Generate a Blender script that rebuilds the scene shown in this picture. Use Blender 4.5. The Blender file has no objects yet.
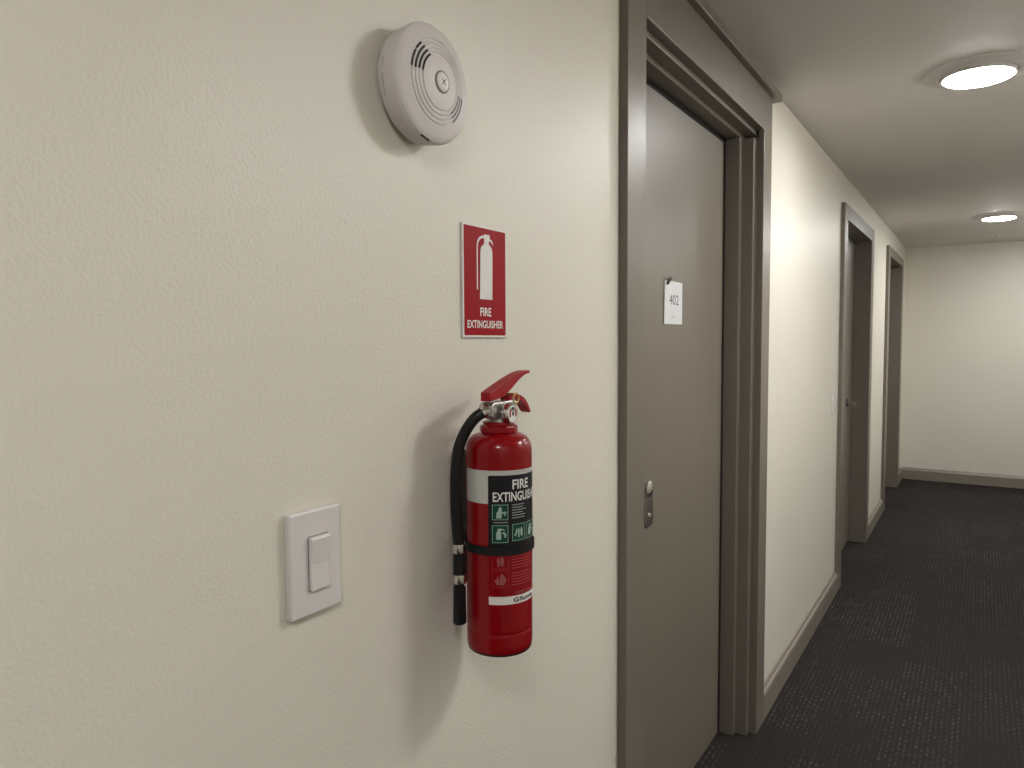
import bpy, bmesh, math, random
from mathutils import Vector, Matrix
PI = math.pi
R = math.radians
rnd = random.Random(7)
scene = bpy.context.scene
C = scene.collection

# ---------------------------------------------------------------- camera
CAM = Vector((0.685, 0.0, 1.4695))
YAW, PITCH, ROLL, FPX = 0.56394, -0.05773, -0.0051, 742.6
cd = bpy.data.cameras.new('camera'); cam = bpy.data.objects.new('camera', cd); C.objects.link(cam)
fw = Vector((-math.sin(YAW)*math.cos(PITCH), math.cos(YAW)*math.cos(PITCH), math.sin(PITCH)))
rt = Vector((math.cos(YAW), math.sin(YAW), 0)); up = rt.cross(fw)
c_, s_ = math.cos(ROLL), math.sin(ROLL)
rt, up = c_*rt + s_*up, -s_*rt + c_*up
m = Matrix((rt, up, -fw)).transposed().to_4x4(); m.translation = CAM
cam.matrix_world = m
cd.sensor_width = 36.0; cd.lens = FPX/1024*36.0; cd.clip_start = 0.02
scene.camera = cam

# ---------------------------------------------------------------- world, exposure
w = bpy.data.worlds.new('world'); scene.world = w; w.use_nodes = True
w.node_tree.nodes['Background'].inputs[0].default_value = (0.02, 0.02, 0.02, 1)
w.node_tree.nodes['Background'].inputs[1].default_value = 0.2
vs = scene.view_settings
vs.view_transform = 'Standard'; vs.look = 'None'; vs.gamma = 1.0; vs.exposure = 0.0
vs.use_curve_mapping = False
scene.cycles.use_denoising = True
scene.cycles.max_bounces = 10
scene.cycles.diffuse_bounces = 6
LAMP_POWER = 108.0                                  # radiance of the small lit diffusers
LAMPS = [((0.649, 3.10), 1.0, 'round white ceiling light glowing nearest the first door, large in the frame'),
         ((0.769, 6.77), 1.0, 'round white ceiling light glowing farthest away on the left row, close to the end wall'),
         ((1.38, 3.70), 1.0, 'round white ceiling light on the right side, between the nearest and middle doors'),  # unseen lamp added to brighten the left wall past the first door
         ((1.20, 6.10), 1.0, 'round white ceiling light on the right side, between the middle and farthest doors'),  # unseen lamp added to help brighten the end wall
         ((1.20, 7.60), 1.0, 'round white ceiling light on the right side, nearest the end wall'),  # second unseen lamp added for a brighter end wall
         ((1.33, 2.02), 2.3, 'large round ceiling light on the right side, opposite the extinguisher'),
         ((1.05, -0.62), 2.3, 'large round ceiling light behind the camera')]  # added as fill for the near wall and the extinguisher's shadow

# ---------------------------------------------------------------- helpers
def srgb(r, g, b):
    f = lambda c: (c/255)/12.92 if c/255 <= .04045 else ((c/255+.055)/1.055)**2.4
    return (f(r), f(g), f(b), 1)
def mat(name, col, rough=.5, metal=0, spec=.5, coat=0, noise=None, bump=None, emit=0):
    mt = bpy.data.materials.new(name); mt.use_nodes = True
    nt = mt.node_tree; b = nt.nodes['Principled BSDF']
    b.inputs['Base Color'].default_value = col
    b.inputs['Roughness'].default_value = rough
    b.inputs['Metallic'].default_value = metal
    b.inputs['Specular IOR Level'].default_value = spec
    b.inputs['Coat Weight'].default_value = coat
    b.inputs['Coat Roughness'].default_value = .07
    if emit:
        b.inputs['Emission Color'].default_value = col
        b.inputs['Emission Strength'].default_value = emit
    tc = nt.nodes.new('ShaderNodeTexCoord')
    if noise:
        sc, amt = noise
        n = nt.nodes.new('ShaderNodeTexNoise'); n.inputs['Scale'].default_value = sc; n.inputs['Detail'].default_value = 4
        nt.links.new(tc.outputs['Object'], n.inputs['Vector'])
        mr = nt.nodes.new('ShaderNodeMapRange'); mr.inputs[1].default_value = .25; mr.inputs[2].default_value = .75
        mr.inputs[3].default_value = 1-amt; mr.inputs[4].default_value = 1+amt
        nt.links.new(n.outputs['Fac'], mr.inputs[0])
        mx = nt.nodes.new('ShaderNodeVectorMath'); mx.operation = 'SCALE'; mx.inputs[0].default_value = col[:3]
        nt.links.new(mr.outputs[0], mx.inputs['Scale']); nt.links.new(mx.outputs[0], b.inputs['Base Color'])
    if bump:
        sc, st, dist = bump
        n2 = nt.nodes.new('ShaderNodeTexNoise'); n2.inputs['Scale'].default_value = sc
        n2.inputs['Detail'].default_value = 3; n2.inputs['Roughness'].default_value = .55
        nt.links.new(tc.outputs['Object'], n2.inputs['Vector'])
        bp = nt.nodes.new('ShaderNodeBump'); bp.inputs['Strength'].default_value = st; bp.inputs['Distance'].default_value = dist
        nt.links.new(n2.outputs['Fac'], bp.inputs['Height']); nt.links.new(bp.outputs[0], b.inputs['Normal'])
    return mt

M = {}
M['wall'] = mat('cream_wall_paint', (.68, .652, .576, 1), .42, spec=.55, noise=(1.6, .02), bump=(210, .5, .0014))
M['ceiling'] = mat('ceiling_paint', (.63, .605, .585, 1), .6, spec=.4, noise=(2, .02))
M['trim'] = mat('taupe_gloss_paint', (.165, .144, .118, 1), .38, spec=.45, noise=(6, .05), bump=(60, .06, .001))
M['leaf'] = mat('taupe_door_paint', (.168, .147, .119, 1), .40, spec=.5, noise=(3, .04), bump=(90, .05, .001))
M['skirting'] = mat('taupe_skirting_paint', (.22, .193, .16, 1), .4, noise=(8, .05))
M['white_plastic'] = mat('white_plastic', (.65, .615, .605, 1), .35, noise=(20, .01))
M['detector_plastic'] = mat('pale_grey_plastic', (.64, .60, .595, 1), .45, noise=(20, .015))
M['slot'] = mat('slot_black', (.02, .02, .02, 1), .7, noise=(50, .1))
M['slot_grey'] = mat('slot_grey', (.16, .15, .145, 1), .6, noise=(50, .1))
M['groove'] = mat('groove_grey', (.36, .34, .33, 1), .6, noise=(50, .05))
M['button'] = mat('button_plastic', (.75, .71, .70, 1), .35, noise=(60, .02))
M['red_paint'] = mat('red_enamel', (.23, .002, .005, 1), .28, spec=.12, coat=.35, noise=(14, .06))
M['red_lever'] = mat('red_lever_paint', (.30, .005, .012, 1), .4, spec=.2, coat=.1, noise=(40, .06))
M['sign_red'] = mat('sign_red', (.31, .006, .013, 1), .5, spec=.1, noise=(25, .04))
M['print_white'] = mat('print_white', (.72, .70, .68, 1), .4, noise=(120, .02))
M['band_white'] = mat('label_silver_white', (.50, .50, .48, 1), .38, noise=(60, .03))
M['print_black'] = mat('print_black', (.012, .012, .014, 1), .35, spec=.22, noise=(60, .1))
M['print_green'] = mat('print_green', (.006, .055, .036, 1), .4, spec=.22, noise=(60, .06))
M['print_pale_green'] = mat('print_pale_green', (.34, .46, .40, 1), .4, noise=(60, .05))
M['print_grey'] = mat('print_grey', (.30, .31, .30, 1), .4, noise=(200, .1))
M['print_pink'] = mat('print_pink', (.32, .085, .09, 1), .4, noise=(200, .08))
M['print_dark_red'] = mat('print_dull_red', (.34, .04, .05, 1), .4, noise=(200, .08))
M['rubber'] = mat('black_rubber', (.011, .011, .012, 1), .38, spec=.22, noise=(60, .15))
M['strap'] = mat('black_strap', (.010, .010, .011, 1), .5, spec=.22, noise=(90, .2))
M['chrome'] = mat('nickel', (.62, .60, .57, 1), .22, metal=1, noise=(40, .05))
M['cast'] = mat('cast_aluminium', (.50, .48, .46, 1), .33, metal=.9, noise=(60, .08), bump=(120, .1, .001))
M['brass'] = mat('brass', (.55, .36, .12, 1), .3, metal=1, noise=(40, .06))
M['glass'] = mat('gauge_lens', (.70, .69, .68, 1), .12, noise=(60, .02))
M['paper'] = mat('paper', (.66, .67, .69, 1), .7, noise=(60, .02))
M['ink'] = mat('grey_ink', (.10, .11, .13, 1), .7, noise=(300, .2))
M['clip'] = mat('dark_clip', (.04, .04, .042, 1), .35, noise=(60, .1))
M['lamp_trim'] = mat('lamp_trim_white', (.60, .58, .57, 1), .35, noise=(30, .02))
M['lamp_glow'] = mat('lamp_diffuser', (1.0, .985, .965, 1), .4, emit=LAMP_POWER)
M['lamp_glow_large'] = mat('large_lamp_diffuser', (1.0, .985, .965, 1), .4, emit=LAMP_POWER*.335)

# carpet: dark loop pile, dashed pale loops running down the corridor in blocks
def carpet():
    mt = bpy.data.materials.new('charcoal_carpet'); mt.use_nodes = True
    nt = mt.node_tree; N = nt.nodes; L = nt.links; b = N['Principled BSDF']
    b.inputs['Roughness'].default_value = .92; b.inputs['Specular IOR Level'].default_value = .15
    tc = N.new('ShaderNodeTexCoord'); sx = N.new('ShaderNodeSeparateXYZ'); L.new(tc.outputs['Object'], sx.inputs[0])
    def ma(op, a, v=None, bb=None, v2=None):
        n = N.new('ShaderNodeMath'); n.operation = op
        if a is not None: L.new(a, n.inputs[0])
        if bb is not None: L.new(bb, n.inputs[1])
        elif v is not None: n.inputs[1].default_value = v
        if v2 is not None: n.inputs[2].default_value = v2
        return n.outputs[0]
    X, Y = sx.outputs[0], sx.outputs[1]
    ns = N.new('ShaderNodeTexNoise'); ns.inputs['Scale'].default_value = 420; ns.inputs['Detail'].default_value = 2
    L.new(tc.outputs['Object'], ns.inputs['Vector'])
    nb = N.new('ShaderNodeTexNoise'); nb.inputs['Scale'].default_value = 60; nb.inputs['Detail'].default_value = 3
    L.new(tc.outputs['Object'], nb.inputs['Vector'])
    sxw = ma('ADD', X, bb=ma('MULTIPLY', nb.outputs['Fac'], .009))
    stripe = ma('POWER', ma('MULTIPLY_ADD', ma('SINE', ma('MULTIPLY', sxw, 2*PI/.0175)), .5, v2=.5), 2.5)
    col = ma('FLOOR', ma('DIVIDE', sxw, .0175))
    ysh = ma('ADD', Y, bb=ma('MULTIPLY', ma('FRACT', ma('MULTIPLY', col, .37)), .05))
    row = ma('FLOOR', ma('DIVIDE', ysh, .038))
    cell = N.new('ShaderNodeCombineXYZ'); L.new(col, cell.inputs[0]); L.new(row, cell.inputs[1])
    cwn = N.new('ShaderNodeTexWhiteNoise'); cwn.noise_dimensions = '2D'; L.new(cell.outputs[0], cwn.inputs['Vector'])
    dsh = ma('POWER', ma('MULTIPLY_ADD', ma('SINE', ma('MULTIPLY', ysh, 2*PI/.038)), .5, v2=.5), .8)
    dash = ma('MULTIPLY', dsh, bb=ma('MULTIPLY_ADD', cwn.outputs['Value'], 1.1, v2=.1))
    # blocks
    nl = N.new('ShaderNodeTexNoise'); nl.inputs['Scale'].default_value = 9; nl.inputs['Detail'].default_value = 3
    L.new(tc.outputs['Object'], nl.inputs['Vector'])
    wob = ma('MULTIPLY', nb.outputs['Fac'], .10)
    bx_ = ma('FLOOR', ma('DIVIDE', ma('ADD', X, bb=wob), .235)); off = ma('MULTIPLY', bx_, .173)
    by_ = ma('FLOOR', ma('DIVIDE', ma('ADD', ma('ADD', Y, bb=off), bb=wob), .41))
    cv = N.new('ShaderNodeCombineXYZ'); L.new(bx_, cv.inputs[0]); L.new(by_, cv.inputs[1])
    wn = N.new('ShaderNodeTexWhiteNoise'); wn.noise_dimensions = '2D'; L.new(cv.outputs[0], wn.inputs['Vector'])
    blk = ma('MULTIPLY', ma('MULTIPLY_ADD', wn.outputs['Value'], .85, v2=.12), bb=ma('MULTIPLY_ADD', nl.outputs['Fac'], 1.8, v2=.1))
    loops = ma('MULTIPLY', ma('MULTIPLY', stripe, bb=dash), bb=blk)
    val = ma('ADD', ma('MULTIPLY_ADD', ns.outputs['Fac'], .021, v2=.0095), bb=ma('MULTIPLY', loops, .075))
    cr = N.new('ShaderNodeCombineXYZ')
    L.new(ma('MULTIPLY', val, 1.06), cr.inputs[0]); L.new(ma('MULTIPLY', val, .96), cr.inputs[1]); L.new(ma('MULTIPLY', val, .89), cr.inputs[2])
    L.new(cr.outputs[0], b.inputs['Base Color'])
    h = ma('ADD', ma('MULTIPLY', ns.outputs['Fac'], .6), bb=ma('MULTIPLY', loops, .8))
    bp = N.new('ShaderNodeBump'); bp.inputs['Strength'].default_value = .7; bp.inputs['Distance'].default_value = .004
    L.new(h, bp.inputs['Height']); L.new(bp.outputs[0], b.inputs['Normal'])
    return mt
M['carpet'] = carpet()

def obj(name, bm, material, parent=None, smooth=None, bevel=0, segs=2):
    me = bpy.data.meshes.new(name)
    bmesh.ops.recalc_face_normals(bm, faces=bm.faces)
    bm.to_mesh(me); bm.free()
    me.materials.append(M[material])
    if smooth is not None:
        me.polygons.foreach_set('use_smooth', [True]*len(me.polygons))
        me.set_sharp_from_angle(angle=R(smooth))
    o = bpy.data.objects.new(name, me); C.objects.link(o)
    if parent: o.parent = parent
    if bevel:
        b = o.modifiers.new('bevel', 'BEVEL'); b.width = bevel; b.segments = segs; b.limit_method = 'ANGLE'; b.angle_limit = R(40)
    return o
def empty(name, loc=(0, 0, 0)):
    o = bpy.data.objects.new(name, None); C.objects.link(o); o.location = loc; o.empty_display_size = .05
    return o
def tag(o, label=None, cat=None, group=None, kind=None):
    if label: o['label'] = label
    if cat: o['category'] = cat
    if group: o['group'] = group
    if kind: o['kind'] = kind
    return o
def B(): return bmesh.new()
def box(bm, x0, x1, y0, y1, z0, z1):
    v = [bm.verts.new((x, y, z)) for x in (x0, x1) for y in (y0, y1) for z in (z0, z1)]
    for f in ((0, 1, 3, 2), (4, 6, 7, 5), (0, 4, 5, 1), (2, 3, 7, 6), (0, 2, 6, 4), (1, 5, 7, 3)):
        bm.faces.new([v[i] for i in f])
    return bm
def prism(bm, poly, axis, a0, a1):
    """poly: 2D points in the plane normal to axis (x:(y,z) y:(x,z) z:(x,y))."""
    def P(p, a):
        return {'x': (a, p[0], p[1]), 'y': (p[0], a, p[1]), 'z': (p[0], p[1], a)}[axis]
    A = [bm.verts.new(P(p, a0)) for p in poly]; D = [bm.verts.new(P(p, a1)) for p in poly]
    n = len(poly)
    for i in range(n): bm.faces.new((A[i], A[(i+1) % n], D[(i+1) % n], D[i]))
    bm.faces.new(A); bm.faces.new(D)
    return bm
def lathe(bm, prof, seg=48, axis='z', org=(0, 0, 0), cap=True):
    """prof: list of (radius, height) from one end to the other."""
    rings = []
    for r, h in prof:
        ring = []
        if r < 1e-6:
            pts = [(0, 0, h)]
        else:
            pts = [(r*math.cos(2*PI*i/seg), r*math.sin(2*PI*i/seg), h) for i in range(seg)]
        for a, b_, c in pts:
            p = {'z': (a, b_, c), 'x': (c, a, b_), 'y': (b_, c, a)}[axis]
            ring.append(bm.verts.new((p[0]+org[0], p[1]+org[1], p[2]+org[2])))
        rings.append(ring)
    for A, D in zip(rings, rings[1:]):
        if len(A) == 1 and len(D) == 1: continue
        for i in range(seg):
            j = (i+1) % seg
            if len(A) == 1: bm.faces.new((A[0], D[i], D[j]))
            elif len(D) == 1: bm.faces.new((A[i], A[j], D[0]))
            else: bm.faces.new((A[i], A[j], D[j], D[i]))
    if cap:
        for rg in (rings[0], rings[-1]):
            if len(rg) > 2: bm.faces.new(rg)
    return bm
def catmull(pts, n=8):
    out = []
    P = [pts[0]] + list(pts) + [pts[-1]]
    for i in range(1, len(P)-2):
        p0, p1, p2, p3 = (Vector(q) for q in P[i-1:i+3])
        for k in range(n):
            t = k/n
            out.append(.5*((2*p1)+(-p0+p2)*t+(2*p0-5*p1+4*p2-p3)*t*t+(-p0+3*p1-3*p2+p3)*t**3))
    out.append(Vector(pts[-1]))
    return out
def tube(bm, pts, rad, seg=16):
    """swept round tube; rad number or list."""
    pts = [Vector(p) for p in pts]; n = len(pts)
    rr = rad if isinstance(rad, (list, tuple)) else [rad]*n
    T = [(pts[min(i+1, n-1)]-pts[max(i-1, 0)]).normalized() for i in range(n)]
    ref = Vector((0, 0, 1)) if abs(T[0].z) < .9 else Vector((1, 0, 0))
    u = T[0].cross(ref).normalized(); rings = []
    for i in range(n):
        u = (u - T[i]*u.dot(T[i])).normalized(); v = T[i].cross(u)
        rings.append([bm.verts.new(pts[i]+rr[i]*(math.cos(2*PI*k/seg)*u+math.sin(2*PI*k/seg)*v)) for k in range(seg)])
    for A, D in zip(rings, rings[1:]):
        for i in range(seg): bm.faces.new((A[i], A[(i+1) % seg], D[(i+1) % seg], D[i]))
    bm.faces.new(rings[0]); bm.faces.new(rings[-1])
    return bm
def text_flat(s, bold=0.0, space=1.0):
    """flat bmesh of a line of text, bounding box normalised to 0..1 x 0..1"""
    cu = bpy.data.curves.new('t', 'FONT'); cu.body = s; cu.size = 1; cu.offset = bold; cu.space_character = space
    cu.resolution_u = 3
    o = bpy.data.objects.new('t', cu); C.objects.link(o)
    bpy.context.view_layer.update()
    dg = bpy.context.evaluated_depsgraph_get()
    me = bpy.data.meshes.new_from_object(o.evaluated_get(dg))
    bm = B(); bm.from_mesh(me)
    bpy.data.objects.remove(o); bpy.data.curves.remove(cu); bpy.data.meshes.remove(me)
    bmesh.ops.remove_doubles(bm, verts=bm.verts, dist=1e-5)
    xs = [v.co.x for v in bm.verts]; ys = [v.co.y for v in bm.verts]
    x0, x1, y0, y1 = min(xs), max(xs), min(ys), max(ys)
    for v in bm.verts:
        v.co.x = (v.co.x-x0)/(x1-x0); v.co.y = (v.co.y-y0)/(y1-y0); v.co.z = 0
    return bm
def poly_flat(polys, bm=None):
    bm = bm or B()
    for pl in polys:
        f = bm.faces.new([bm.verts.new((p[0], p[1], 0)) for p in pl])
    bmesh.ops.triangulate(bm, faces=bm.faces)
    return bm
def rrect(a0, a1, b0, b1, r=0, n=4):
    if r <= 0: return [(a0, b0), (a1, b0), (a1, b1), (a0, b1)]
    out = []
    for cx, cy, s in ((a1-r, b0+r, -90), (a1-r, b1-r, 0), (a0+r, b1-r, 90), (a0+r, b0+r, 180)):
        for k in range(n+1):
            t = R(s+90*k/n); out.append((cx+r*math.cos(t), cy+r*math.sin(t)))
    return out
def frame_flat(bm, a0, a1, b0, b1, t):
    for q in ((a0, a1, b0, b0+t), (a0, a1, b1-t, b1), (a0, a0+t, b0+t, b1-t), (a1-t, a1, b0+t, b1-t)):
        bm.faces.new([bm.verts.new((x, y, 0)) for x, y in rrect(*q)])
    return bm
def fit(bm, a0, a1, b0, b1):
    for v in bm.verts: v.co.x = a0+v.co.x*(a1-a0); v.co.y = b0+v.co.y*(b1-b0)
    return bm
def to_wall(bm, x, thick=0.0):
    """flat (a=y, b=z) drawing -> upright print at depth x, facing +x"""
    for v in bm.verts: v.co = Vector((x, v.co.x, v.co.y))
    return bm

# ---------------------------------------------------------------- the corridor
YA, YB, XR, H = -3.0, 8.656, 1.65, 2.40
DOORS = [dict(o0=1.528, i0=1.632, i1=2.715, o1=2.825, ztop=2.341, zin=2.205),
         dict(o0=4.545, i0=4.655, i1=5.745, o1=5.870, ztop=2.236, zin=2.152),
         dict(o0=6.850, i0=6.985, i1=8.080, o1=8.200, ztop=2.240, zin=2.165)]
WT = .17
FZ = .02                                            # carpet surface
def struct(name, bm, material, **k):
    return tag(obj(name, bm, material, **k), kind='structure')
struct('floor', box(B(), -WT-.05, XR+.1, YA-.1, YB+.1, -.08, FZ), 'carpet')
struct('ceiling', box(B(), -WT-.05, XR+.1, YA-.1, YB+.1, H, H+.08), 'ceiling')
bm = B(); y = YA
for d in DOORS:
    a, b_ = d['i0']-.03, d['i1']+.03
    box(bm, -WT, 0, y, a, 0, H); box(bm, -WT, 0, a, b_, d['zin']+.03, H); y = b_
box(bm, -WT, 0, y, YB, 0, H)
struct('wall_left', bm, 'wall')
struct('wall_right', box(B(), XR, XR+.1, YA, YB, 0, H), 'wall')
struct('wall_end', box(B(), -WT, XR+.1, YB, YB+.1, 0, H), 'wall')
struct('wall_back', box(B(), -WT, XR+.1, YA-.1, YA, 0, H), 'wall')
SK = [(0, FZ), (.020, FZ), (.020, FZ+.094), (.0155, FZ+.102), (.0120, FZ+.104), (.0045, FZ+.118), (0, FZ+.121)]
def skirt_y(name, y0, y1, x=0, s=1):
    struct(name, prism(B(), [(x+s*a, b_) for a, b_ in SK], 'y', y0, y1), 'skirting', bevel=.0012)
y = YA
for d in DOORS:
    skirt_y('baseboard_left', y, d['o0']); y = d['o1']
skirt_y('baseboard_left', y, YB)
skirt_y('baseboard_right', YA, YB, XR, -1)
struct('baseboard_end', prism(B(), [(YB-a, b_) for a, b_ in SK], 'x', .016, XR-.016), 'skirting', bevel=.0012)
struct('baseboard_back', prism(B(), [(YA+a, b_) for a, b_ in SK], 'x', .016, XR-.016), 'skirting', bevel=.0012)

# ---------------------------------------------------------------- doors
def make_door(n, d, label, steps=True):
    t = empty('door_%d' % n, (-.05, (d['i0']+d['i1'])/2, 0)); tag(t, label, kind='structure')
    inv = Matrix.Translation(-Vector(t.location))
    def part(name, bm, mt, par=None, **k):
        bm.transform(inv); return obj(name, bm, mt, par or t, **k)
    P = .021
    # casing boards on the wall face
    part('casing', box(B(), .0, P, d['o0'], d['i0'], FZ, d['ztop']), 'trim', bevel=.002)
    part('casing', box(B(), .0, P, d['i1'], d['o1'], FZ, d['ztop']), 'trim', bevel=.002)
    part('head_casing', box(B(), .0, P, d['i0'], d['i1'], d['zin'], d['ztop']), 'trim', bevel=.002)
    # stepped jambs lining the opening
    def side(yi, s):
        if not steps:
            poly = [(0, yi+s*.03), (0, yi), (-.135, yi), (-.135, yi-s*.02), (-.168, yi-s*.02), (-.168, yi+s*.03)]
            part('jamb', prism(B(), poly, 'z', FZ, d['zin']), 'trim', bevel=.0022); return
        poly = [(0, yi+s*.03), (0, yi), (-.008, yi), (-.008, yi-s*.026), (-.049, yi-s*.026), (-.049, yi-s*.052),
                (-.146, yi-s*.052), (-.146, yi-s*.075), (-.168, yi-s*.075), (-.168, yi+s*.03)]
        part('jamb', prism(B(), poly, 'z', FZ, d['zin']-.0275 if steps else d['zin']), 'trim', bevel=.0022)
    side(d['i1'], 1); side(d['i0'], -1)
    zi = d['zin']
    poly = [(0, zi+.03), (0, zi), (-.008, zi), (-.008, zi-.014), (-.049, zi-.014), (-.049, zi-.027),
            (-.146, zi-.027), (-.146, zi-.05), (-.168, zi-.05), (-.168, zi+.03)]
    if not steps: poly = [(0, zi+.03), (0, zi), (-.135, zi), (-.135, zi-.02), (-.168, zi-.02), (-.168, zi+.03)]
    part('head_jamb', prism(B(), poly, 'y', d['i0']-.0299, d['i1']+.0299), 'trim', bevel=.0022)
    e = .066 if steps else .008; xl = -.101 if steps else -.090
    leaf = part('leaf', box(B(), xl-.045, xl, d['i0']+e, d['i1']-e, FZ+.006, zi-.042 if steps else zi-.008), 'leaf', bevel=.0015)
    if steps:  # black strips filling the gap between leaf and jamb
        for y0, y1 in ((d['i0']+.0525, d['i0']+e-.0005), (d['i1']-e+.0005, d['i1']-.0525)):
            part('door_seal', box(B(), -.130, -.099, y0, y1, FZ+.006, zi-.028), 'strap')
        part('door_seal', box(B(), -.130, -.099, d['i0']+e, d['i1']-e, zi-.0415, zi-.0275), 'strap')
    return t, part, leaf
t1, part1, leaf1 = make_door(1, DOORS[0], 'nearest taupe door with a paper note, in a stepped glossy frame')
bm = B(); box(bm, .0, .041, DOORS[0]['o0']-.06, DOORS[0]['o1']+.062, 2.341, 2.368)
part1('cornice', bm, 'trim', bevel=.002)
t2, part2, leaf2 = make_door(2, DOORS[1], 'middle taupe door with a lever handle beside the small wall switch', False)
t3, part3, leaf3 = make_door(3, DOORS[2], 'farthest taupe door next to the end wall corner', False)
# lock on the first door: narrow plate, rose and round knob
XD = -.101
k1 = part1('lock_plate', prism(B(), rrect(1.930, 1.985, .945, 1.062, .012), 'x', XD, XD+.005), 'chrome', bevel=.0012)
def sub(part, name, bm, mt, par, base, **k):
    bm.transform(Matrix.Translation(-Vector(base.location))); return obj(name, bm, mt, par, **k)
sub(None, 'knob', lathe(B(), [(0, XD+.0), (.024, XD+.0), (.024, XD+.006), (.012, XD+.009), (.011, XD+.014), (.021, XD+.018), (.0245, XD+.026), (.0225, XD+.034), (.014, XD+.039), (0, XD+.041)], 32, 'x', (0, 1.888, 1.066)), 'chrome', k1, t1, smooth=40)
sub(None, 'keyhole', lathe(B(), [(0, XD+.005), (.0075, XD+.005), (.0065, XD+.008), (0, XD+.008)], 20, 'x', (0, 1.962, .975)), 'cast', k1, t1, smooth=40)
# lever on the middle door
X2 = -.090
k2 = part2('lever_handle', lathe(B(), [(0, X2), (.028, X2), (.028, X2+.008), (.014, X2+.010), (0, X2+.010)], 24, 'x', (0, 5.53, 1.035)), 'clip', smooth=40)
sub(None, 'lever', tube(B(), [(X2+.008, 5.53, 1.035), (X2+.040, 5.53, 1.035), (X2+.050, 5.525, 1.035), (X2+.055, 5.51, 1.035), (X2+.055, 5.43, 1.034)], [.011, .011, .012, .012, .010]), 'chrome', k2, t2, smooth=50)

# ---------------------------------------------------------------- ceiling lights
def make_lamp(xy, k, label):
    t = empty('ceiling_light', (xy[0], xy[1], H)); tag(t, label, 'ceiling light', 'round ceiling lights of the corridor')
    obj('trim_ring', lathe(B(), [(.172*k, 0), (.172*k, -.004), (.166*k, -.008), (.140*k, -.010), (.136*k, -.013), (.120*k, -.014), (.117*k, -.012), (.117*k, 0)], 64), 'lamp_trim', t, smooth=30)
    obj('bezel', lathe(B(), [(.116*k, -.002), (.114*k, -.022), (.111*k, -.025), (.1065*k, -.024), (.1065*k, -.002)], 64, cap=False), 'lamp_trim', t, smooth=30)
    obj('diffuser', lathe(B(), [(.1055*k, -.006), (.1055*k, -.025), (.103*k, -.028), (.092*k, -.031), (.05*k, -.034), (0, -.035)], 48), 'lamp_glow' if k == 1 else 'lamp_glow_large', t, smooth=40)
    return t
for xy, k, lab in LAMPS: make_lamp(xy, k, lab)
# small sprinkler on the far ceiling
t = empty('ceiling_sprinkler', (.772, 7.99, H)); tag(t, 'tiny pale sprinkler head on the ceiling behind the farthest light', 'sprinkler')
obj('rose', lathe(B(), [(.036, 0), (.036, -.003), (.026, -.010), (.012, -.012), (0, -.012)], 32), 'lamp_trim', t, smooth=40)
obj('deflector', lathe(B(), [(0, -.011), (.007, -.012), (.007, -.030), (.020, -.032), (.020, -.035), (0, -.036)], 24), 'cast', t, smooth=40)

# ---------------------------------------------------------------- smoke detector on the wall
DC = (0.0, .8215, 1.8212)
t = empty('smoke_detector', DC); tag(t, 'round pale plastic smoke detector high on the wall above the sign', 'smoke detector')
obj('mounting_base', lathe(B(), [(.066, 0), (.070, .003), (.071, .008), (.069, .0085), (0, .0085)], 64, 'x'), 'detector_plastic', t, smooth=30)
prof = [(.070, .0085), (.0765, .0105), (.0800, .035), (.0796, .0385), (.0778, .0415), (.0740, .0437), (.071, .0448)]
for g in (.0555, .0495, .0435, .0375):
    z = .0448+(.071-g)*.22
    prof += [(g+.0014, z-.0003), (g+.0007, z-.0012), (g-.0007, z-.0012), (g-.0014, z+.0003)]
prof += [(.034, .0530), (.020, .0552), (0, .0560)]
body = obj('cover', lathe(B(), prof, 96, 'x', cap=False), 'detector_plastic', t, smooth=28)
def arc_strip(bm, r0, r1, a0, a1, xf, thick, n=10):
    A = []
    for k in range(n+1):
        a = R(a0+(a1-a0)*k/n)
        A.append([bm.verts.new((xf(r)+dx, r*math.cos(a), r*math.sin(a))) for r, dx in ((r0, 0), (r1, 0), (r1, thick), (r0, thick))])
    for p, q in zip(A, A[1:]):
        for i in range(4): bm.faces.new((p[i], p[(i+1) % 4], q[(i+1) % 4], q[i]))
    bm.faces.new(A[0]); bm.faces.new(A[-1])
    return bm
xf = lambda r: .0448+(.071-r)*.22
for i, g in enumerate((.0555, .0495, .0435, .0375)):
    a0, a1 = ((130, 174), (127, 172), (125, 170), (124, 170))[i]
    if i == 0:
        obj('vent_slot', arc_strip(B(), g-.0012, g+.0012, 129, 143, xf, .0009), 'slot', body)
        obj('vent_slot', arc_strip(B(), g-.0012, g+.0012, 147, 172, xf, .0009), 'slot', body)
    else:
        obj('vent_slot', arc_strip(B(), g-.0012, g+.0012, a0, a1, xf, .0009), 'slot', body)
for g in (.0555, .0495, .0435): obj('vent_slot', arc_strip(B(), g-.0012, g+.0012, -52, -8, xf, .0007), 'slot_grey', body)
bt = obj('test_button', lathe(B(), [(.0128, .0545), (.0128, .0572), (.0115, .0582), (0, .0586)], 32, 'x'), 'button', t, smooth=40)
obj('button_ring', lathe(B(), [(.0150, .0545), (.0150, .0566), (.0129, .0566), (.0129, .0545)], 32, 'x', cap=False), 'slot_grey', bt)
for s in (1, -1):
    bm = B(); box(bm, .0583, .0589, -.0055, .0055, -.0007, .0007)
    bm.transform(Matrix.Rotation(R(45*s), 4, 'X')); obj('button_mark', bm, 'slot_grey', bt)
bm = B(); box(bm, .0365, .0415, -.0085, .0085, -.0020, .0020)
bm.transform(Matrix.Translation((0, 0, -.0772))); bm.transform(Matrix.Rotation(R(-14), 4, 'X'))
obj('status_window', bm, 'slot', t)
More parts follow.
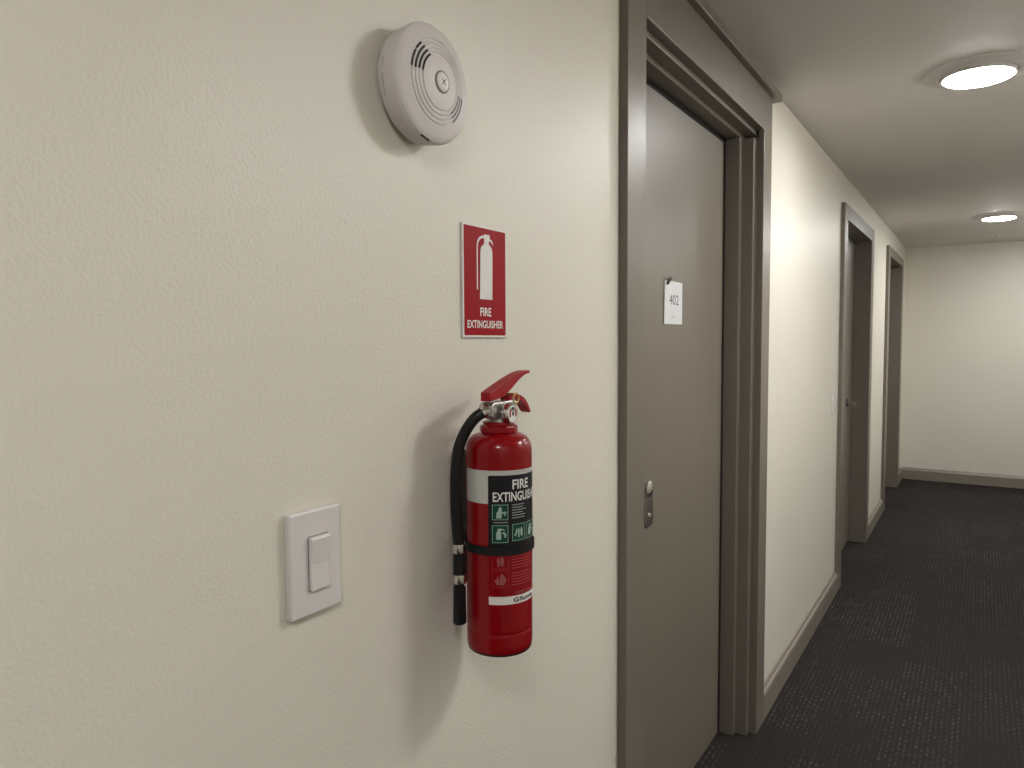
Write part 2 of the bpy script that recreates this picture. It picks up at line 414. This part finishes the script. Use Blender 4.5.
for a, hh in ((171, .012), (188, .016), (199, .010)):
    bm = B(); box(bm, .017, .0185, -.0005, .0006, -hh/2, hh/2); box(bm, .022, .0232, -.0005, .0006, -hh/2.6, hh/2.6)
    bm.transform(Matrix.Translation((0, -.0772, 0))); bm.transform(Matrix.Rotation(R(a-180), 4, 'X'))
    obj('moulded_mark', bm, 'groove', body)

# ---------------------------------------------------------------- fire extinguisher sign
t = empty('safety_sign', (0, 1.0, 1.476)); tag(t, 'red rectangular fire extinguisher sign with white pictogram on the wall', 'sign')
IV = Matrix.Translation((0, -1.0, -1.476))
def sp(name, bm, mt, par, **k):
    bm.transform(IV); return obj(name, bm, mt, par, **k)
sp('panel', box(B(), .0005, .0035, .9365, 1.0615, 1.4755, 1.6535), 'print_white', t, bevel=.0006)
face = sp('red_face', prism(B(), rrect(.9398, 1.0582, 1.4790, 1.6505, .002), 'x', .0035, .0038), 'sign_red', t)
pic = [[(.9823, 1.537), (1.0178, 1.537), (1.0188, 1.612), (1.0180, 1.6175), (1.0155, 1.6215), (1.0085, 1.6262), (.9952, 1.6262), (.9880, 1.6215), (.9852, 1.6175), (.9842, 1.612)],
       [(.9952, 1.6262), (1.0085, 1.6262), (1.0085, 1.6320), (1.0115, 1.6372), (1.0105, 1.6412), (.9950, 1.6412)],
       [(1.0085, 1.6320), (1.0150, 1.6300), (1.0206, 1.6255), (1.0212, 1.6275), (1.0165, 1.6335), (1.0085, 1.6360)]]
hs = [(.9738, 1.552), (.9738, 1.6205), (.9757, 1.6290), (.9810, 1.6352), (.9890, 1.6384), (.9950, 1.6388)]
hi = [(.9768, 1.552), (.9770, 1.6195), (.9788, 1.6268), (.9835, 1.6318), (.9895, 1.6343), (.9950, 1.6346)]
pic += [[hs[i], hi[i], hi[i+1], hs[i+1]] for i in range(5)]
sp('pictogram', to_wall(poly_flat(pic), .0041), 'print_white', face)
sp('lettering', to_wall(fit(text_flat('FIRE', .022), .9830, 1.0142, 1.5100, 1.5236), .0041), 'print_white', face)
sp('lettering', to_wall(fit(text_flat('EXTINGUISHER', .022), .9473, 1.0495, 1.4905, 1.5030), .0041), 'print_white', face)

# ---------------------------------------------------------------- light switches
def make_switch(y0, y1, z0, z1, ry0, ry1, rz0, rz1, label):
    t = empty('light_switch', (0, (y0+y1)/2, (z0+z1)/2)); tag(t, label, 'light switch')
    IV = Matrix.Translation((0, -(y0+y1)/2, -(z0+z1)/2))
    bm = prism(B(), rrect(y0, y1, z0, z1, .003), 'x', .0, .0105)
    bm.transform(IV); obj('cover_plate', bm, 'white_plastic', t, smooth=40, bevel=.0024, segs=3)
    g = .0011
    bm = B(); zm = (rz0+rz1)/2-.001
    prism(bm, [(.0106, rz0), (.0160, rz0), (.0148, zm), (.0175, rz1-.002), (.0155, rz1), (.0106, rz1)], 'y', ry0, ry1)
    bm.transform(IV); rk = obj('rocker', bm, 'white_plastic', t, bevel=.0012)
    bm = B()
    to_flat = frame_flat(bm, ry0-g, ry1+g, rz0-g, rz1+g, g); to_wall(bm, .01075)
    bm.transform(IV); obj('rocker_gap', bm, 'slot_grey', rk)
    return t
make_switch(.5815, .6625, 1.1405, 1.2680, .6090, .6390, 1.1710, 1.2360, 'white single rocker light switch on the near wall left of the extinguisher')
make_switch(4.335, 4.415, 1.068, 1.188, 4.358, 4.392, 1.098, 1.158, 'tiny white light switch on the far wall before the middle door')

# ---------------------------------------------------------------- note on the first door
YP0, YP1, ZP0, ZP1 = 2.068, 2.219, 1.517, 1.644
t = empty('door_note', (XD, (YP0+YP1)/2, ZP0)); tag(t, 'small white paper note with handwritten number on the nearest door', 'paper note')
IV = Matrix.Translation((-XD, -(YP0+YP1)/2, -ZP0))
bm = prism(B(), [(YP0, ZP0), (YP1, ZP0+.001), (YP1, ZP1), (YP0+.045, ZP1+.001), (YP0+.004, ZP1)], 'x', XD+.001, XD+.0032)
bm.transform(IV); sheet = obj('sheet', bm, 'paper', t)
bm = to_wall(fit(text_flat('402', .0), YP0+.040, YP0+.118, ZP0+.058, ZP0+.088), XD+.0036); bm.transform(IV)
obj('handwriting', bm, 'ink', sheet)
bm = to_wall(fit(text_flat('ok', .0), YP0+.055, YP0+.085, ZP0+.020, ZP0+.027), XD+.0036); bm.transform(IV)
obj('faint_mark', bm, 'print_grey', sheet)
bm = B(); tube(bm, catmull([(XD+.005, YP0+.018, ZP1-.010), (XD+.010, YP0+.030, ZP1+.004), (XD+.007, YP0+.050, ZP1+.008)], 5), [.0045]*10+[.004], 10)
bm.transform(IV); obj('clip', bm, 'clip', t, smooth=50)

# ---------------------------------------------------------------- fire extinguisher
CX, CY, CR = .0747, .9267, .0498
ZB = 1.008
nx, ny = .5487, -.8360                                # towards the viewer, for laying out the hose plane
def EP(s, tt, z): return Vector((-ny*s*1.0+nx*tt, nx*s+ny*tt, z-ZB))
t = empty('fire_extinguisher', (CX, CY, ZB)); tag(t, 'red dry-powder fire extinguisher with black hose strapped to the wall', 'fire extinguisher')
Z = lambda z: z-ZB
prof = [(0, Z(1.0125)), (.034, Z(1.0115)), (.040, Z(1.008)), (.0468, Z(1.0085)), (.0492, Z(1.013)), (CR, Z(1.020)), (CR, Z(1.023)), (CR, Z(1.036)), (CR, Z(1.0385)), (CR-.0007, Z(1.0395)), (CR-.0007, Z(1.0415)), (CR, Z(1.0425)), (CR, Z(1.045)),
        (CR, Z(1.300)), (CR, Z(1.306)), (.0492, Z(1.3125)), (.0475, Z(1.3185)), (.0445, Z(1.3240)), (.0400, Z(1.3285)), (.0340, Z(1.3315)), (.0270, Z(1.3330)), (.0235, Z(1.336)), (.0235, Z(1.350)), (0, Z(1.350))]
cyl = obj('cylinder', lathe(B(), prof, 96), 'red_paint', t, smooth=35)
obj('foot_ring', lathe(B(), [(.0405, Z(1.0070)), (.0465, Z(1.0070)), (.0482, Z(1.0090)), (.0486, Z(1.0105)), (.0470, Z(1.0105)), (.0405, Z(1.010))], 64, cap=False), 'rubber', t, smooth=40)
obj('collar', lathe(B(), [(.0240, Z(1.3335)), (.0275, Z(1.3335)), (.0285, Z(1.3350)), (.0285, Z(1.3420)), (.0272, Z(1.3440)), (.0240, Z(1.3450))], 12, cap=False), 'red_paint', t, bevel=.001)
# valve body: block along y with round neck, gauge facing the corridor, outlet to the hose side
bm = lathe(B(), [(0, Z(1.346)), (.0185, Z(1.346)), (.0185, Z(1.354)), (.0160, Z(1.357)), (.0160, Z(1.372)), (.0130, Z(1.376)), (0, Z(1.376))], 32)
valve = obj('valve_body', bm, 'cast', t, smooth=35)
bm = B(); prism(bm, [(-.036, Z(1.3600)), (-.030, Z(1.3565)), (.022, Z(1.3565)), (.032, Z(1.3640)), (.034, Z(1.3770)), (.028, Z(1.3805)), (-.030, Z(1.3800)), (-.037, Z(1.3740))], 'x', -.0115, .0125)
obj('valve_block', bm, 'cast', valve, bevel=.002)
# gauge
gg = obj('pressure_gauge', lathe(B(), [(0, .012), (.0060, .012), (.0060, .017), (.0142, .018), (.0150, .0195), (.0150, .0275), (.0138, .0290), (.0126, .0290), (.0124, .0278), (0, .0278)], 40, 'x', (0, -.005, Z(1.3628))), 'chrome', t, smooth=35)
obj('gauge_face', lathe(B(), [(0, .0281), (.0123, .0281), (.0123, .0285), (0, .0286)], 32, 'x', (0, -.005, Z(1.3628))), 'glass', gg)
bm = B(); arc_strip(bm, .0066, .0096, 60, 120, lambda r: .0288, .0003); bm.transform(Matrix.Translation((0, -.005, Z(1.3628))))
obj('green_zone', bm, 'print_green', gg)
bm = B(); arc_strip(bm, .0066, .0096, 130, 215, lambda r: .0288, .0003); arc_strip(bm, .0066, .0096, -35, 50, lambda r: .0288, .0003)
bm.transform(Matrix.Translation((0, -.005, Z(1.3628)))); obj('red_zone', bm, 'sign_red', gg)
bm = B(); box(bm, .0289, .0293, -.0007, .0007, -.003, .0075); lathe(bm, [(0, .0288), (.0019, .0288), (.0019, .0296), (0, .0297)], 12, 'x')
bm.transform(Matrix.Translation((0, -.005, Z(1.3628)))); obj('needle', bm, 'print_black', gg)
# squeeze lever and carry handle: curved channels that run along +y
def channel(pts, w0, w1, n=7):
    """pts: (y, ztop, zbottom) along the lever"""
    top = catmull([(0, a, b_) for a, b_, c in pts], n); bot = catmull([(0, a, c) for a, b_, c in pts], n)
    bm = B(); rows = []
    N_ = len(top)
    for i in range(N_):
        w_ = w0+(w1-w0)*i/(N_-1)
        rows.append([bm.verts.new(q) for q in ((-w_, top[i].y, top[i].z), (w_, top[i].y, top[i].z), (w_, bot[i].y, bot[i].z), (-w_, bot[i].y, bot[i].z))])
    for p, q in zip(rows, rows[1:]):
        for k in range(4): bm.faces.new((p[k], p[(k+1) % 4], q[(k+1) % 4], q[k]))
    bm.faces.new(rows[0]); bm.faces.new(rows[-1])
    return bm
obj('squeeze_lever', channel([(-.0350, Z(1.3945), Z(1.3815)), (-.020, Z(1.4000), Z(1.3830)), (.004, Z(1.4082), Z(1.3870)), (.026, Z(1.4150), Z(1.3975)), (.046, Z(1.4205), Z(1.4090)), (.064, Z(1.4235), Z(1.4165)), (.080, Z(1.4235), Z(1.4195))], .0085, .0075), 'red_lever', t, smooth=45, bevel=.0018)
obj('carry_handle', channel([(.018, Z(1.3875), Z(1.3800)), (.034, Z(1.3885), Z(1.3810)), (.050, Z(1.3860), Z(1.3780)), (.064, Z(1.3795), Z(1.3700)), (.074, Z(1.3690), Z(1.3600)), (.080, Z(1.3600), Z(1.3565))], .0085, .0080), 'red_lever', t, smooth=45, bevel=.0018)
pin = obj('safety_pin', tube(B(), [(-.016, .0175, Z(1.3895)), (.0185, .0175, Z(1.3895))], .0022, 10), 'brass', t, smooth=50)
bm = tube(B(), [Vector((.0200, .0175+.0075*math.cos(a), Z(1.3840)+.0075*math.sin(a))) for a in [2*PI*k/20 for k in range(21)]], .0013, 8)
obj('pin_ring', bm, 'brass', pin, smooth=50)
# hose: ferrule at the valve, arc, straight drop, nozzle
obj('hose_ferrule', tube(B(), [EP(-.008, .022, 1.3690), EP(-.0165, .0285, 1.3690), EP(-.0255, .0315, 1.3640)], [.0085, .0082, .0078], 20), 'chrome', t, smooth=50)
pts = catmull([EP(-.0235, .0310, 1.3655), EP(-.0330, .0330, 1.3590), EP(-.0430, .0345, 1.3470), EP(-.0525, .0350, 1.3300), EP(-.0590, .0350, 1.3100), EP(-.0628, .0348, 1.2750), EP(-.0632, .0346, 1.2350), EP(-.0615, .0344, 1.2000), EP(-.0595, .0342, 1.1640), EP(-.0588, .0342, 1.1180)], 6)
obj('hose', tube(B(), pts, .0083, 20), 'rubber', t, smooth=60)
obj('nozzle', tube(B(), [EP(-.0588, .0342, 1.1200), EP(-.0588, .0342, 1.1100), EP(-.0588, .0342, 1.1085), EP(-.0590, .0342, 1.0560), EP(-.0590, .0342, 1.0540)], [.0072, .0074, .0092, .0100, .0085], 24), 'rubber', t, smooth=40)
for z in (1.1668, 1.1215):
    q = EP(-.0595 if z > 1.14 else -.0588, .0342, z)
    obj('hose_band', lathe(B(), [(.0075, q.z-.0065), (.0098, q.z-.0065), (.0102, q.z-.0055), (.0098, q.z), (.0102, q.z+.0055), (.0098, q.z+.0065), (.0075, q.z+.0065)], 24, 'z', (q.x, q.y, 0)), 'chrome', t, smooth=35)

# labels wrapped round the cylinder; a = arc length from the corridor-facing line, positive to the right
def wrap(bm, off, step=.004):
    xs = [v.co.x for v in bm.verts]; a = math.floor(min(xs)/step)*step+step
    while a < max(xs):
        g = bm.verts[:]+bm.edges[:]+bm.faces[:]
        bmesh.ops.bisect_plane(bm, geom=g, plane_co=(a, 0, 0), plane_no=(1, 0, 0)); a += step
    for v in bm.verts:
        th = v.co.x/CR; v.co = Vector(((CR+off)*math.cos(th), (CR+off)*math.sin(th), v.co.y-ZB))
    bmesh.ops.recalc_face_normals(bm, faces=bm.faces)
    return bm
DEG = lambda d: R(d)*CR
band = obj('white_band', wrap(poly_flat([rrect(DEG(-128), DEG(118), 1.2345, 1.2830, .002)]), .0003), 'band_white', t, smooth=60)
blk = obj('instruction_label', wrap(poly_flat([rrect(DEG(-75), DEG(75), 1.1600, 1.2762, .003)]), .0006), 'print_black', t, smooth=60)
obj('small_print', wrap(fit(text_flat('DRY POWDER 1.0 KG'), DEG(-30), DEG(8), 1.2785, 1.2815), .0006), 'print_grey', band)
obj('lettering', wrap(fit(text_flat('FIRE', .02), DEG(-34), DEG(0), 1.2555, 1.2695), .0010), 'print_white', blk)
obj('lettering', wrap(fit(text_flat('EXTINGUISHER', .02), DEG(-67), DEG(34), 1.2380, 1.2520), .0010), 'print_white', blk)
# green pictogram squares
def bottle(a, b_, s):
    pl = [(-.30, -.42), (.06, -.42), (.08, .10), (.02, .18), (.06, .30), (.30, .26), (.34, .34), (-.02, .42), (-.20, .40), (-.20, .22), (-.30, .12)]
    hand = [(.12, .08), (.30, .16), (.46, -.04), (.40, -.30), (.28, -.24), (.30, -.06)]
    return [[(a+p*s, b_+q*s) for p, q in P_] for P_ in (pl, hand)]
def hand_up(a, b_, s):
    pl = [(-.30, -.44), (.10, -.44), (.12, -.06), (.30, .06), (.46, .02), (.40, -.22), (.30, -.30), (.32, -.08), (.14, -.12), (.10, .08), (.14, .26), (.00, .46), (-.14, .24), (-.16, .08), (-.26, .0)]
    return [[(a+p*s, b_+q*s) for p, q in pl]]
def figure(a, b_, s):
    P1 = [(-.06, -.44), (.04, -.44), (.06, .20), (.0, .34), (-.10, .20)]
    P2 = [(.16, -.30), (.34, -.36), (.36, .10), (.24, .42), (.14, .20)]
    P3 = [(-.42, -.26), (-.30, -.30), (-.16, .0), (-.14, .30), (-.26, .26), (-.30, .0)]
    return [[(a+p*s, b_+q*s) for p, q in P_] for P_ in (P1, P2, P3)]
SQ = [(-69, -41, 1.2110, 1.2345, hand_up), (-69, -41, 1.1775, 1.2045, bottle), (-35.5, -9, 1.1790, 1.2050, figure), (-6.5, 20, 1.1790, 1.2050, bottle), (23, 50, 1.1790, 1.2050, hand_up)]
for d0, d1, z0, z1, fn in SQ:
    a0, a1 = DEG(d0), DEG(d1)
    sq = obj('green_square', wrap(poly_flat([rrect(a0, a1, z0, z1, .0015)]), .0009), 'print_green', blk, smooth=60)
    s = (a1-a0)*.80
    bm = poly_flat(fn((a0+a1)/2, (z0+z1)/2, s)); frame_flat(bm, a0+.0007, a1-.0007, z0+.0007, z1-.0007, .0007)
    # third hierarchy level is the deepest: the marks belong to the label beside their square
    obj('pictogram', wrap(bm, .0012), 'print_pale_green', blk, smooth=60)
bm = B()
for k in range(6):
    z = 1.2320-k*.0038; frame = rrect(DEG(-35), DEG(-35+rnd.uniform(20, 34)), z, z+.0013)
    bm.faces.new([bm.verts.new((p[0], p[1], 0)) for p in frame])
frame = rrect(DEG(-66), DEG(-42), 1.2072, 1.2084); bm.faces.new([bm.verts.new((p[0], p[1], 0)) for p in frame])
obj('text_lines', wrap(bm, .0010), 'print_grey', blk)
# red lower label with pale outlines
red = obj('red_label', wrap(poly_flat([rrect(DEG(-73), DEG(73), 1.1070, 1.1600, .002)]), .0003), 'red_paint', t, smooth=60)
for z0, z1 in ((1.1395, 1.1590), (1.1120, 1.1375)):
    bm = B(); frame_flat(bm, DEG(-69), DEG(-41), z0, z1, .0006); obj('box_outline', wrap(bm, .0007), 'print_dark_red', red)
def icon(polys, a, b_, k): return poly_flat([[(a+x*k, b_+y*k) for x, y in p] for p in polys])
cup = [[(-.55, .75), (-.15, .55), (-.10, -.75), (-.45, -.85), (-.60, .1)], [(.05, .85), (.50, .70), (.62, .15), (.42, -.80), (.10, -.70), (.0, .1)]]
fire = [[(-.85, -.15), (-.55, -.75), (-.12, -.78), (-.18, .05), (-.38, .55), (-.50, .10)], [(-.05, -.78), (.50, -.75), (.85, -.05), (.60, .35), (.42, .0), (.12, .90), (-.06, .35)]]
obj('pictogram', wrap(icon(cup, DEG(-55), 1.1500, .0085), .0007), 'print_pink', red)
obj('pictogram', wrap(icon(fire, DEG(-55), 1.1240, .0105), .0007), 'print_pink', red)
bm = B()
for k in range(10):
    z = 1.1560-k*.0043-(.003 if k > 4 else 0); q = rrect(DEG(-36), DEG(rnd.uniform(10, 60)), z, z+.0014)
    bm.faces.new([bm.verts.new((p[0], p[1], 0)) for p in q])
obj('text_lines', wrap(bm, .0007), 'print_dark_red', red)
obj('small_print', wrap(fit(text_flat('CAUTION: RECHARGE', .01), DEG(-30), DEG(20), 1.1005, 1.1042), .0006), 'print_pink', red)
strip = obj('white_strip', wrap(poly_flat([rrect(DEG(-75), DEG(75), 1.0862, 1.0982, .0015)]), .0003), 'print_white', t, smooth=60)
obj('lettering', wrap(fit(text_flat('G', .03), DEG(-33), DEG(-22.5), 1.0888, 1.0958), .0007), 'print_black', strip)
obj('lettering', wrap(fit(text_flat('flamma', .012), DEG(-21), DEG(16), 1.0892, 1.0960), .0007), 'print_black', strip)

# ---------------------------------------------------------------- wall bracket with strap
t = empty('wall_bracket', (0, CY, 1.09)); tag(t, 'black strap bracket holding the red extinguisher to the wall', 'bracket')
IV = Matrix.Translation((0, -CY, -1.09))
bm = prism(B(), rrect(CY-.018, CY+.018, 1.09, 1.30, .004), 'x', .0, .004); bm.transform(IV)
obj('back_plate', bm, 'strap', t, bevel=.001)
for z in (1.112, 1.160):
    bm = B(); box(bm, .004, CX-CR-.0005, CY-.014, CY+.014, z, z+.014); bm.transform(IV); obj('spacer', bm, 'strap', t, bevel=.001)
bm = B(); n = 64; rows = []
for k in range(n):
    a = 2*PI*k/n
    rows.append([bm.verts.new((CX+r*math.cos(a), CY+r*math.sin(a), z)) for r, z in ((CR+.0013, 1.1598), (CR+.0034, 1.1598), (CR+.0034, 1.1722), (CR+.0013, 1.1722))])
for k in range(n):
    p, q = rows[k], rows[(k+1) % n]
    for i in range(4): bm.faces.new((p[i], p[(i+1) % 4], q[(i+1) % 4], q[i]))
bm.transform(IV); obj('strap', bm, 'strap', t, smooth=40)
